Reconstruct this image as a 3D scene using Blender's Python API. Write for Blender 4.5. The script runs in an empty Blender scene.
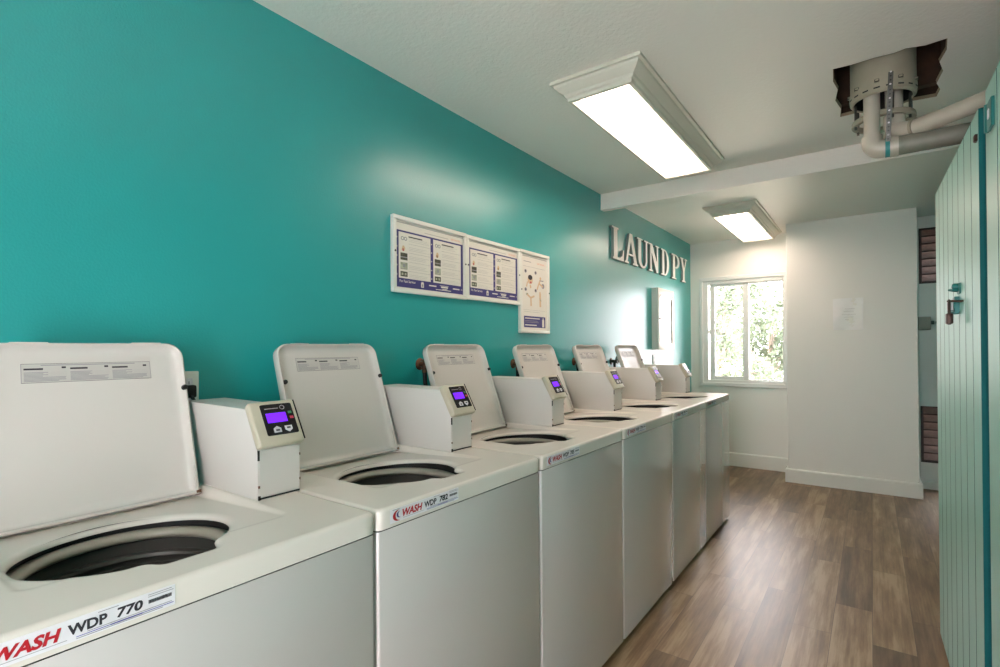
import bpy, bmesh, math, random
from mathutils import Vector, Matrix
random.seed(7)
SC = bpy.context.scene
COL = SC.collection
PI = math.pi

# ------------------------------------------------------------------ materials
def lin(c):
    return tuple((v/255/12.92) if v/255 <= .04045 else ((v/255+.055)/1.055)**2.4 for v in c)

def mat(name, rgb, rough=.5, metal=0, spec=.5, bump=0, bscale=200, var=0, vscale=6, coat=0, crough=.08, emit=None, estr=0):
    m = bpy.data.materials.new(name); m.use_nodes = True
    nt = m.node_tree; b = nt.nodes['Principled BSDF']
    c = lin(rgb) + (1,)
    b.inputs['Base Color'].default_value = c
    b.inputs['Roughness'].default_value = rough
    b.inputs['Metallic'].default_value = metal
    b.inputs['Specular IOR Level'].default_value = spec
    b.inputs['Coat Weight'].default_value = coat
    b.inputs['Coat Roughness'].default_value = crough
    tc = nt.nodes.new('ShaderNodeTexCoord')
    if bump:
        n = nt.nodes.new('ShaderNodeTexNoise'); n.inputs['Scale'].default_value = bscale; n.inputs['Detail'].default_value = 3
        bp = nt.nodes.new('ShaderNodeBump'); bp.inputs['Strength'].default_value = bump; bp.inputs['Distance'].default_value = .01
        nt.links.new(tc.outputs['Object'], n.inputs['Vector'])
        nt.links.new(n.outputs['Fac'], bp.inputs['Height']); nt.links.new(bp.outputs['Normal'], b.inputs['Normal'])
    if var:
        n = nt.nodes.new('ShaderNodeTexNoise'); n.inputs['Scale'].default_value = vscale; n.inputs['Detail'].default_value = 5
        r = nt.nodes.new('ShaderNodeValToRGB')
        r.color_ramp.elements[0].position = .3; r.color_ramp.elements[1].position = .7
        r.color_ramp.elements[0].color = tuple(v*(1-var) for v in c[:3])+(1,)
        r.color_ramp.elements[1].color = tuple(min(1, v*(1+var)) for v in c[:3])+(1,)
        nt.links.new(tc.outputs['Object'], n.inputs['Vector'])
        nt.links.new(n.outputs['Fac'], r.inputs['Fac']); nt.links.new(r.outputs['Color'], b.inputs['Base Color'])
    if emit:
        b.inputs['Emission Color'].default_value = lin(emit)+(1,)
        b.inputs['Emission Strength'].default_value = estr
    return m

def translucent(m, rgb, f=.6):
    nt = m.node_tree; b = nt.nodes['Principled BSDF']; t = nt.nodes.new('ShaderNodeBsdfTranslucent'); t.inputs['Color'].default_value = lin(rgb)+(1,)
    mx = nt.nodes.new('ShaderNodeMixShader'); mx.inputs[0].default_value = f
    nt.links.new(b.outputs[0], mx.inputs[1]); nt.links.new(t.outputs[0], mx.inputs[2]); nt.links.new(mx.outputs[0], nt.nodes['Material Output'].inputs['Surface'])
def floor_mat():
    m = bpy.data.materials.new('wood_plank_vinyl'); m.use_nodes = True
    nt = m.node_tree; L = nt.links; N = nt.nodes.new; b = nt.nodes['Principled BSDF']
    tc = N('ShaderNodeTexCoord'); mp = N('ShaderNodeMapping'); mp.inputs['Rotation'].default_value = (0, 0, PI/2)
    L.new(tc.outputs['Object'], mp.inputs['Vector'])
    br = N('ShaderNodeTexBrick'); br.offset = .37; br.offset_frequency = 2
    br.inputs['Color1'].default_value = (0, 0, 0, 1); br.inputs['Color2'].default_value = (1, 1, 1, 1); br.inputs['Mortar'].default_value = (.4, .4, .4, 1)
    br.inputs['Scale'].default_value = 1; br.inputs['Mortar Size'].default_value = .0012; br.inputs['Mortar Smooth'].default_value = .1
    br.inputs['Brick Width'].default_value = .92; br.inputs['Row Height'].default_value = .152; br.inputs['Bias'].default_value = 0
    L.new(mp.outputs['Vector'], br.inputs['Vector'])
    # offset the grain per plank
    ml = N('ShaderNodeVectorMath'); ml.operation = 'MULTIPLY_ADD'; ml.inputs[1].default_value = (9, 5, 7)
    L.new(br.outputs['Color'], ml.inputs[0]); 
    mp2 = N('ShaderNodeMapping'); mp2.inputs['Scale'].default_value = (1.0, 9, 1)
    L.new(mp.outputs['Vector'], mp2.inputs['Vector']); L.new(mp2.outputs['Vector'], ml.inputs[2])
    n1 = N('ShaderNodeTexNoise'); n1.inputs['Scale'].default_value = 1.9; n1.inputs['Detail'].default_value = 7; n1.inputs['Roughness'].default_value = .62
    L.new(ml.outputs['Vector'], n1.inputs['Vector'])
    mp3 = N('ShaderNodeMapping'); mp3.inputs['Scale'].default_value = (2.5, 110, 1)
    L.new(mp.outputs['Vector'], mp3.inputs['Vector'])
    n2 = N('ShaderNodeTexNoise'); n2.inputs['Scale'].default_value = 1; n2.inputs['Detail'].default_value = 4
    L.new(mp3.outputs['Vector'], n2.inputs['Vector'])
    a1 = N('ShaderNodeMath'); a1.operation = 'MULTIPLY_ADD'; a1.inputs[1].default_value = .34
    L.new(br.outputs['Color'], a1.inputs[0]); 
    a2 = N('ShaderNodeMath'); a2.operation = 'MULTIPLY_ADD'; a2.inputs[1].default_value = .28; a2.inputs[2].default_value = -.13
    L.new(n2.outputs['Fac'], a2.inputs[0])
    a3 = N('ShaderNodeMath'); a3.operation = 'MULTIPLY_ADD'; a3.inputs[1].default_value = 1.15
    L.new(n1.outputs['Fac'], a3.inputs[0]); L.new(a2.outputs[0], a3.inputs[2]); 
    L.new(a3.outputs[0], a1.inputs[2])
    r = N('ShaderNodeValToRGB'); cr = r.color_ramp
    cr.elements[0].position = .30; cr.elements[0].color = lin((58, 39, 23))+(1,)
    cr.elements[1].position = 1.0; cr.elements[1].color = lin((164, 138, 108))+(1,)
    for p, c in ((.52, (84, 61, 39)), (.70, (112, 86, 60)), (.86, (136, 108, 78))):
        e = cr.elements.new(p); e.color = lin(c)+(1,)
    L.new(a1.outputs[0], r.inputs['Fac'])
    mx = N('ShaderNodeMix'); mx.data_type = 'RGBA'; mx.inputs['B'].default_value = lin((70, 54, 40))+(1,)
    sc = N('ShaderNodeMath'); sc.operation = 'MULTIPLY'; sc.inputs[1].default_value = .6
    L.new(br.outputs['Fac'], sc.inputs[0]); L.new(sc.outputs[0], mx.inputs['Factor']); L.new(r.outputs['Color'], mx.inputs['A'])
    L.new(mx.outputs['Result'], b.inputs['Base Color'])
    b.inputs['Roughness'].default_value = .38
    b.inputs['Specular IOR Level'].default_value = .6
    bp = N('ShaderNodeBump'); bp.inputs['Strength'].default_value = .12; bp.inputs['Distance'].default_value = .004
    L.new(n2.outputs['Fac'], bp.inputs['Height']); L.new(bp.outputs['Normal'], b.inputs['Normal'])
    return m

def glass_mat():
    m = bpy.data.materials.new('window_glass'); m.use_nodes = True
    nt = m.node_tree; nt.nodes.remove(nt.nodes['Principled BSDF'])
    out = nt.nodes['Material Output']
    t = nt.nodes.new('ShaderNodeBsdfTransparent'); t.inputs['Color'].default_value = (.97, .98, .98, 1)
    g = nt.nodes.new('ShaderNodeBsdfGlossy'); g.inputs['Roughness'].default_value = .02
    mx = nt.nodes.new('ShaderNodeMixShader'); f = nt.nodes.new('ShaderNodeFresnel'); f.inputs['IOR'].default_value = 1.35
    nt.links.new(f.outputs[0], mx.inputs[0]); nt.links.new(t.outputs[0], mx.inputs[1]); nt.links.new(g.outputs[0], mx.inputs[2])
    nt.links.new(mx.outputs[0], out.inputs['Surface'])
    return m

M = dict(
    teal=mat('teal_wall_paint', (34, 158, 156), .34, spec=.8, coat=.25, crough=.22, bump=.10, bscale=160, var=.05, vscale=1.5),
    white_wall=mat('white_wall_paint', (234, 231, 224), .45, bump=.10, bscale=140),
    ceil=mat('white_ceiling_paint', (242, 234, 226), .34, bump=.22, bscale=70),
    trim=mat('white_trim_paint', (228, 226, 218), .35),
    enamel=mat('white_enamel', (204, 197, 194), .2, coat=1, crough=.06, bump=.002, bscale=60),
    top=mat('white_porcelain_top', (222, 213, 204), .24, bump=.01, bscale=200),
    lidm=mat('white_lid_enamel', (208, 202, 196), .22, bump=.01, bscale=200),
    ring=mat('grey_plastic_ring', (160, 152, 138), .35),
    basket=mat('dull_steel_basket', (84, 81, 76), .4, metal=.3),
    dark=mat('dark_rubber_and_shade', (18, 17, 16), .6),  # rubber and black parts; also colours shaded gaps and hollows
    black=mat('black_panel', (14, 13, 18), .22),
    boxw=mat('white_powder_coat', (206, 201, 196), .38, bump=.03, bscale=500),
    bezel=mat('beige_grey_plastic', (188, 180, 160), .35),
    screen=mat('violet_display', (60, 20, 160), .25, emit=(118, 30, 255), estr=1.15),
    btn=mat('pale_grey_key', (205, 200, 205), .4),
    ink=mat('dark_ink', (42, 38, 46), .6),
    inkgrey=mat('grey_ink', (150, 146, 150), .6),
    inkfade=mat('pale_grey_ink', (182, 178, 174), .6),
    red=mat('red_ink', (176, 18, 34), .5),
    violetink=mat('violet_ink', (92, 84, 170), .5),
    green=mat('green_mark', (40, 110, 70), .5),
    redmark=mat('red_mark', (190, 50, 80), .5),
    label=mat('white_label_film', (226, 222, 226), .4),
    labelgrey=mat('grey_label_film', (192, 188, 182), .4),
    navy=mat('navy_print', (58, 52, 116), .45),
    paper=mat('white_paper', (240, 238, 236), .7),
    poster=mat('white_poster', (228, 222, 212), .4),
    pinkink=mat('pale_orange_print', (226, 176, 150), .5),
    photo_dark=mat('dark_photo_print', (70, 72, 58), .5, var=.5, vscale=60),
    photo_mid=mat('pale_photo_print', (170, 172, 152), .5, var=.3, vscale=60),
    skin=mat('tan_print', (214, 182, 146), .5),
    diffuser=mat('lit_diffuser', (250, 245, 235), .4, emit=(255, 231, 213), estr=16),
    diffuser_edge=mat('lit_diffuser_edge', (250, 245, 235), .4, emit=(255, 238, 216), estr=.9),
    diffuser_dim=mat('lit_diffuser_far', (250, 245, 235), .4, emit=(255, 231, 213), estr=16),
    fix=mat('white_fixture_paint', (216, 210, 196), .4),
    pvc=mat('white_pvc', (182, 174, 160), .32, var=.06, vscale=12),
    greypipe=mat('weathered_grey_pipe', (128, 126, 114), .5, var=.16, vscale=14),
    sleeve=mat('grey_white_sleeve', (154, 146, 128), .5, var=.08, vscale=12),
    steel=mat('galvanised_steel', (86, 86, 82), .4, metal=.8),
    tape=mat('teal_tape', (40, 130, 130), .5),
    plaster=mat('torn_plaster_edge', (150, 132, 108), .9, bump=.4, bscale=60),
    cavity=mat('dark_brown_wood', (58, 38, 24), .85, bump=.5, bscale=30, var=.5, vscale=14),
    mint=mat('mint_plank_paint', (146, 196, 186), .3, spec=.7, bump=.05, bscale=60),
    mintshade=mat('deep_teal_paint_and_shade', (6, 88, 90), .7, spec=.2),  # grooves, hinge edge and jamb: shade put into a dark teal
    hasp=mat('teal_painted_metal', (18, 104, 100), .4, metal=.2),
    lockm=mat('dark_bronze', (62, 44, 38), .4, metal=.6),
    mirror=mat('mirror_silver', (225, 228, 226), .03, metal=1),
    louvre=mat('brown_wired_glass', (136, 122, 116), .3, bump=.6, bscale=90, var=.25, vscale=30),
    louvedge=mat('dark_brown_frame', (58, 42, 38), .5),
    vinyl=mat('white_vinyl_frame', (226, 227, 224), .3),
    letter=mat('white_painted_wood', (240, 238, 236), .4),
    letteredge=mat('grey_letter_edge', (126, 138, 136), .5),
    rust=mat('rusty_red_brown', (96, 62, 40), .6, var=.4, vscale=40),
    valve=mat('dull_green_brass', (58, 70, 60), .35, metal=.6),
    recess=mat('grey_recess_paint', (168, 162, 150), .55, bump=.1, bscale=140),
    hose=mat('black_hose', (20, 20, 20), .5),
    leaf=mat('pale_green_leaf', (104, 116, 94), .7, var=.35, vscale=3),
    leafb=mat('yellow_green_leaf', (124, 120, 90), .7, var=.35, vscale=3),
    leafr=mat('dusty_pink_leaf', (138, 116, 110), .7, var=.3, vscale=3),
    bark=mat('grey_bark', (140, 128, 116), .9, bump=.5, bscale=20),
    soil=mat('dry_grass', (206, 198, 180), .9, var=.3, vscale=2),
    glass=glass_mat(), floor=floor_mat(),
)

translucent(M['louvre'], (106, 96, 92))
M['enamel'].node_tree.nodes['Principled BSDF'].inputs['Coat IOR'].default_value = 1.85
# ------------------------------------------------------------------ mesh builder
class MB:
    def __init__(self, off=(0, 0, 0)):
        self.bm = bmesh.new(); self.mats = []; self.off = Vector(off)
    def mi(self, m):
        if m not in self.mats: self.mats.append(m)
        return self.mats.index(m)
    def face(self, pts, m):
        f = self.bm.faces.new([self.bm.verts.new(p) for p in pts]); f.material_index = self.mi(m); return f
    def quads(self, P, m, close_u=False, close_v=False):
        """grid of points P[row][col] -> faces"""
        k = self.mi(m); V = [[self.bm.verts.new(p) for p in r] for r in P]
        R, C_ = len(V), len(V[0])
        for i in range(R if close_u else R-1):
            for j in range(C_ if close_v else C_-1):
                f = self.bm.faces.new((V[i][j], V[i][(j+1) % C_], V[(i+1) % R][(j+1) % C_], V[(i+1) % R][j])); f.material_index = k
        return V
    def box(self, x0, x1, y0, y1, z0, z1, m, bevel=0, seg=2, only=None):
        vs = [self.bm.verts.new((x, y, z)) for x in (x0, x1) for y in (y0, y1) for z in (z0, z1)]
        k = self.mi(m); fs = []
        for q in ((0, 1, 3, 2), (4, 6, 7, 5), (0, 4, 5, 1), (2, 3, 7, 6), (0, 2, 6, 4), (1, 5, 7, 3)):
            f = self.bm.faces.new([vs[i] for i in q]); f.material_index = k; fs.append(f)
        if bevel:
            es = {e for f in fs for e in f.edges}
            if only: es = {e for e in es if only((e.verts[0].co+e.verts[1].co)/2, (e.verts[1].co-e.verts[0].co))}
            bmesh.ops.bevel(self.bm, geom=list(es), offset=bevel, segments=seg, profile=.5, affect='EDGES')
        return vs
    def prism(self, poly, fn, d0, d1, m, mside=None, bevel=0, seg=2):
        """poly of (u,v), fn(u,v,d)->3D, extruded d0..d1"""
        a = [self.bm.verts.new(fn(u, v, d0)) for u, v in poly]; b = [self.bm.verts.new(fn(u, v, d1)) for u, v in poly]
        k = self.mi(m); ks = self.mi(mside or m); n = len(poly); fs = []
        f = self.bm.faces.new(a); f.material_index = k; fs.append(f)
        f = self.bm.faces.new(b[::-1]); f.material_index = k; fs.append(f)
        for i in range(n):
            f = self.bm.faces.new((a[i], b[i], b[(i+1) % n], a[(i+1) % n])); f.material_index = ks; fs.append(f)
        if bevel:
            bmesh.ops.bevel(self.bm, geom=list({e for f in fs for e in f.edges}), offset=bevel, segments=seg, profile=.5, affect='EDGES')
    def frame(self, p0, p1):
        d = (Vector(p1)-Vector(p0)).normalized(); a = Vector((0, 0, 1)) if abs(d.z) < .9 else Vector((1, 0, 0))
        u = d.cross(a).normalized(); return d, u, d.cross(u)
    def cyl(self, p0, p1, r0, m, r1=None, n=24, caps=True):
        r1 = r0 if r1 is None else r1; d, u, v = self.frame(p0, p1)
        P = [[Vector(p)+u*r*math.cos(2*PI*i/n)+v*r*math.sin(2*PI*i/n) for i in range(n)] for p, r in ((p0, r0), (p1, r1))]
        V = self.quads(P, m, close_v=True); k = self.mi(m)
        if caps:
            for row in V: self.bm.faces.new(row).material_index = k
    def lathe(self, prof, c, m, n=48, axis='z'):
        """prof list of (r, h)"""
        P = []
        for r, h in prof:
            row = []
            for i in range(n):
                a = 2*PI*i/n; x, y = r*math.cos(a), r*math.sin(a)
                p = {'z': (x, y, h), 'x': (h, x, y), 'y': (x, h, y)}[axis]; row.append(Vector(c)+Vector(p))
            P.append(row)
        return self.quads(P, m, close_v=True)
    def tube(self, pts, r, m, n=16, caps=True):
        pts = [Vector(p) for p in pts]; rows = []; u = None
        rr = r if isinstance(r, (list, tuple)) else [r]*len(pts)
        for i, p in enumerate(pts):
            d = (pts[min(i+1, len(pts)-1)]-pts[max(i-1, 0)]).normalized()
            if u is None:
                a = Vector((0, 0, 1)) if abs(d.z) < .9 else Vector((1, 0, 0)); u = d.cross(a).normalized()
            else: u = (u-d*u.dot(d)).normalized()
            v = d.cross(u); rows.append([p+u*rr[i]*math.cos(2*PI*k/n)+v*rr[i]*math.sin(2*PI*k/n) for k in range(n)])
        V = self.quads(rows, m, close_v=True); k = self.mi(m)
        if caps: self.bm.faces.new(V[0]).material_index = k; self.bm.faces.new(V[-1]).material_index = k
    def text(self, s, fn, height, m, width=None, bold=0, shear=0):
        vs, fs, w = text_polys(s, bold, shear)
        k = self.mi(m); sx = (width/w) if width else height
        V = [self.bm.verts.new(fn(x*sx, y*height)) for x, y in vs]
        for f in fs:
            try: self.bm.faces.new([V[i] for i in f]).material_index = k
            except ValueError: pass
    def build(self, name, parent=None, smooth=38):
        bm = self.bm
        bmesh.ops.recalc_face_normals(bm, faces=bm.faces)
        for v in bm.verts: v.co -= self.off
        if smooth:
            lim = math.radians(smooth)
            for f in bm.faces: f.smooth = True
            for e in bm.edges:
                if len(e.link_faces) == 2 and e.calc_face_angle(0) > lim: e.smooth = False
        me = bpy.data.meshes.new(name); bm.to_mesh(me); bm.free()
        for m in self.mats: me.materials.append(m)
        o = bpy.data.objects.new(name, me); COL.objects.link(o)
        if parent: o.parent = parent
        return o

_tc = {}
def text_polys(s, bold, shear):
    key = (s, bold, shear)
    if key not in _tc:
        cu = bpy.data.curves.new('lettering', 'FONT'); cu.body = s; cu.size = 1.4; cu.offset = bold; cu.shear = shear; cu.resolution_u = 3
        ob = bpy.data.objects.new('lettering', cu); COL.objects.link(ob)
        dg = bpy.context.evaluated_depsgraph_get(); dg.update()
        me = bpy.data.meshes.new_from_object(ob.evaluated_get(dg))
        x0 = min(v.co.x for v in me.vertices); x1 = max(v.co.x for v in me.vertices)
        y0 = min(v.co.y for v in me.vertices); y1 = max(v.co.y for v in me.vertices); h = y1-y0
        _tc[key] = ([((v.co.x-x0)/h, (v.co.y-y0)/h) for v in me.vertices], [tuple(p.vertices) for p in me.polygons], (x1-x0)/h)
        bpy.data.objects.remove(ob); bpy.data.curves.remove(cu); bpy.data.meshes.remove(me)
    return _tc[key]

def tag(o, label=None, cat=None, group=None, kind=None):
    if label: o['label'] = label
    if cat: o['category'] = cat
    if group: o['group'] = group
    if kind: o['kind'] = kind
    return o
def thing(name, loc, label, cat, group=None):
    o = bpy.data.objects.new(name, None); o.location = loc; o.empty_display_size = .1; COL.objects.link(o)
    return tag(o, label, cat, group)
def struct(o): o['kind'] = 'structure'; return o
KIDS = {}
def copy_tree(o, parent=None, skip=()):
    c = o.copy(); COL.objects.link(c)
    if parent: c.parent = parent
    for ch in list(o.children):
        if ch.name.split('.')[0] not in skip: copy_tree(ch, c, skip)
    return c

H = 2.48           # ceiling height
XR = 2.45          # right wall
YB = 6.05          # back (window) wall
YF = -1.1          # wall behind the camera

# ------------------------------------------------------------------ room shell
b = MB(); b.face([(0, YF, 0), (XR, YF, 0), (XR, YB, 0), (0, YB, 0)], M['floor']); struct(b.build('floor', smooth=0))
b = MB(); b.box(-.12, 0, YF-.1, YB+.12, 0, H, M['teal']); struct(b.build('wall_left', smooth=0))
b = MB(); b.box(XR, XR+.12, YF-.1, YB+.12, 0, H, M['teal']); struct(b.build('wall_right', smooth=0))

# ceiling with the ragged hole
hole = [(1.556, 2.600), (1.62, 2.606), (1.70, 2.598), (1.76, 2.604), (1.80, 2.592), (1.86, 2.612), (1.925, 2.602), (1.932, 2.70), (1.918, 2.80), (1.938, 2.90),
        (1.926, 3.02), (1.945, 3.10), (1.938, 3.18), (1.84, 3.165), (1.74, 3.18), (1.64, 3.16), (1.558, 3.165), (1.566, 3.06), (1.548, 2.94), (1.563, 2.82), (1.55, 2.72)]
b = MB(); bm = b.bm
o4 = [bm.verts.new(p) for p in ((-.1, YF-.1, H), (XR+.1, YF-.1, H), (XR+.1, YB+.1, H), (-.1, YB+.1, H))]
hv = [bm.verts.new((x, y, H)) for x, y in hole]
es = [bm.edges.new((v[i], v[(i+1) % len(v)])) for v in (o4, hv) for i in range(len(v))]
bmesh.ops.triangle_fill(bm, use_beauty=True, use_dissolve=False, edges=es)
b.mi(M['ceil'])
# torn board edge and the dark cavity above
kp = b.mi(M['plaster']); kc = b.mi(M['cavity'])
n = len(hole)
def cav(z, s=0):
    cx, cy = 1.745, 2.885
    return [bm.verts.new((cx+(x-cx)*(1+s), cy+(y-cy)*(1+s), z)) for x, y in hole]
r1 = cav(H+.014, -.02); r2 = cav(H+.016, .10); r3 = cav(H+.30, .10)
for a_, c_, k in ((hv, r1, kp), (r1, r2, kp), (r2, r3, kc)):
    for i in range(n):
        bm.faces.new((a_[i], a_[(i+1) % n], c_[(i+1) % n], c_[i])).material_index = k
bm.faces.new(r3).material_index = kc
b.box(1.50, 1.99, 2.64, 2.69, H+.05, H+.2, M['cavity']); b.box(1.50, 1.99, 3.08, 3.12, H+.03, H+.2, M['cavity'])
struct(b.build('ceiling', smooth=0))

# back wall with three openings: window, upper and lower louvres
WX0, WX1, WZ0, WZ1 = .125, .962, .895, 2.05
LX0, LX1 = 2.035, 2.38
def wall_grid(m, xs, zs, y0, y1, holes):
    b = MB()
    for i in range(len(xs)-1):
        for j in range(len(zs)-1):
            cx, cz = (xs[i]+xs[i+1])/2, (zs[j]+zs[j+1])/2
            if any(a < cx < c and d < cz < e for a, c, d, e in holes): continue
            b.box(xs[i], xs[i+1], y0, y1, zs[j], zs[j+1], m)
    bmesh.ops.remove_doubles(b.bm, verts=b.bm.verts, dist=1e-5)
    # drop the internal double faces
    seen = {}
    for f in b.bm.faces: seen.setdefault(tuple(round(v, 4) for v in f.calc_center_median()), []).append(f)
    bmesh.ops.delete(b.bm, geom=[f for v in seen.values() if len(v) > 1 for f in v], context='FACES')
    return b
b = wall_grid(M['white_wall'], [-.12, WX0, WX1, LX0, LX1, XR+.12], [0, .24, .75, WZ0, 1.865, WZ1, 2.37, H], YB, YB+.12,
              [(WX0, WX1, WZ0, WZ1), (LX0, LX1, .24, .75), (LX0, LX1, 1.865, 2.37)])
struct(b.build('wall_back', smooth=0))
# wall behind the camera; unseen doorway opening added to let daylight in
b = wall_grid(M['white_wall'], [-.12, 1.1, 1.82, XR+.12], [0, 2.05, H], YF-.12, YF, [(1.1, 1.82, 0, 2.05)])
struct(b.build('wall_front', smooth=0))
# projecting wall
b = MB(); b.box(1.017, 2.0, 5.63, YB, 0, H, M['white_wall'], .004, 1, lambda c, d: abs(d.z) > .1); struct(b.build('wall_projection', smooth=0))
# beam
b = MB(); b.box(0, XR, 3.645, 3.70, 2.357, H, M['ceil'], .003, 1); struct(b.build('trim_1', smooth=0))
# baseboards
def bboard(name, poly, h, t=.014):
    b = MB()
    prof = [(0, 0), (t, 0), (t, h-.012), (t-.005, h-.002), (0, h)]
    rows = []
    for u, z in prof:
        row = []
        for i, p in enumerate(poly):
            p = Vector((p[0], p[1], 0)); q = Vector(); k = 0
            if i > 0: d = (p-Vector((poly[i-1][0], poly[i-1][1], 0))).normalized(); q += Vector((d.y, -d.x, 0)); k += 1
            if i < len(poly)-1: d2 = (Vector((poly[i+1][0], poly[i+1][1], 0))-p).normalized(); q += Vector((d2.y, -d2.x, 0)); k += 1
            q = q if k == 2 else q
            row.append((p.x+q.x*u, p.y+q.y*u, z))
        rows.append(row)
    b.quads(rows, M['trim'], close_u=True)
    return struct(b.build(name, smooth=25))
bboard('baseboard_back', [(0, YB), (1.017, YB)], .145)
bboard('baseboard_projection', [(1.017, YB), (1.017, 5.63), (2.0, 5.63), (2.0, YB)], .128, .022)
bboard('baseboard_right', [(2.0, YB), (XR, YB)], .07)

# ------------------------------------------------------------------ window
y = YB
b = MB()
for x0, x1, z0, z1 in ((.10, .972, WZ1-.012, WZ1+.03), (.10, .972, WZ0-.03, WZ0+.012), (.10, .135, WZ0, WZ1), (.945, .972, WZ0, WZ1)):
    b.box(x0, x1, y-.018, y+.004, z0, z1, M['vinyl'], .003, 1)
# outer channel set in the wall
for x0, x1, z0, z1 in ((WX0, .188, WZ0, WZ1), (.932, WX1, WZ0, WZ1), (.188, .932, WZ0, WZ0+.042), (.188, .932, 1.998, WZ1)):
    b.box(x0, x1, y+.0, y+.085, z0, z1, M['vinyl'], .003, 1)
win = struct(b.build('window_1', smooth=30))
b = MB()   # sliding sash, pulled a little open
for x0, x1, z0, z1 in ((.207, .256, .937, 2.0), (.545, .60, .937, 2.0), (.256, .545, .937, .975), (.256, .545, 1.975, 2.0)):
    b.box(x0, x1, y+.020, y+.050, z0, z1, M['vinyl'], .003, 1)
b.box(.186, .207, y+.022, y+.044, 1.455, 1.49, M['vinyl'], .003, 1)
sash = b.build('sliding_sash', win, 30)
b = MB(); b.box(.256, .545, y+.033, y+.037, .975, 1.975, M['glass']); b.build('pane', sash, 0)
b = MB()
for x0, x1, z0, z1 in ((.555, .602, .937, 2.0), (.924, .933, .937, 2.0), (.602, .924, .937, .945), (.602, .924, 1.99, 2.0)):
    b.box(x0, x1, y+.052, y+.08, z0, z1, M['vinyl'], .002, 1)
fx = b.build('fixed_sash', win, 30)
b = MB(); b.box(.602, .924, y+.064, y+.068, .945, 1.99, M['glass']); b.build('pane', fx, 0)

# louvred openings of the recess
for nm, z0, z1 in (('window_2', 1.865, 2.37), ('window_3', .24, .75)):
    b = MB()
    for q in ((LX0, LX0+.02, z0, z1), (LX1-.02, LX1, z0, z1), (LX0, LX1, z0, z0+.012), (LX0, LX1, z1-.012, z1)):
        b.box(q[0], q[1], y-.004, y+.06, q[2], q[3], M['louvedge'])
    w = struct(b.build(nm, smooth=0))
    hh = (z1-z0-.02)/7
    for i in range(7):
        b = MB(); za = z0+.012+i*hh
        b.prism([(y+.055, za+hh*1.1), (y+.049, za+hh*1.1), (y+.006, za+.006), (y+.012, za+.004)], lambda u, v, d: (d, u, v), LX0+.02, LX1-.02, M['louvre'])
        b.box(LX0+.02, LX1-.02, y+.003, y+.012, za-.001, za+.010, M['louvedge'])
        b.build('glass_slat', w, 0)

# ------------------------------------------------------------------ washing machines
P_ = .687
Y0 = .064
DECK = .945
OC = (.527, .3136); OR = .169
def clamp(v, a, c): return max(a, min(c, v))
def sst(v): v = clamp(v, 0, 1); return v*v*(3-2*v)
def rrect_sd(x, y, x0, x1, y0, y1, r):
    qx = abs(x-(x0+x1)/2)-(x1-x0)/2+r; qy = abs(y-(y0+y1)/2)-(y1-y0)/2+r
    return math.hypot(max(qx, 0), max(qy, 0))+min(max(qx, qy), 0)-r
def deck_z(x, y):
    sd = rrect_sd(x, y, .235, .665, .122, .570, .03)
    dep = .024*clamp((.685-x)/.43, 0, 1)
    return DECK-dep*sst(-sd/.014)
def opening(a):
    """outline radius in direction a"""
    dx, dy = math.cos(a), math.sin(a); r = OR
    def front(yy):
        return .686+.029*sst((yy-.283)/.016)*sst((.402-yy)/.018)
    x, y = OC[0]+r*dx, OC[1]+r*dy
    lo, hi = .05, .22
    f = lambda t: (OC[0]+t*dx) - front(OC[1]+t*dy)
    if dx > .3:
        t = .05
        while t < .22 and f(t) < 0: t += .0005
        inpocket = .283 < OC[1]+t*dy < .402
        r = t if inpocket else min(r, t)
    return r
NA = 288
ANG = [2*PI*i/NA for i in range(NA)]
RO = [opening(a) for a in ANG]
for _ in range(5): RO = [(RO[i-1]+RO[i]*2+RO[(i+1) % NA])/4 for i in range(NA)]
X0m, X1m, Y0m, Y1m = .105, .80, .002, .685
def outer(a, inset=0, rc=.016):
    dx, dy = math.cos(a), math.sin(a); t = .2
    lo, hi = .1, .9
    for _ in range(40):
        mid = (lo+hi)/2
        if rrect_sd(OC[0]+mid*dx, OC[1]+mid*dy, X0m+inset, X1m-inset, Y0m+inset, Y1m-inset, rc) < 0: lo = mid
        else: hi = mid
    return lo

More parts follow.
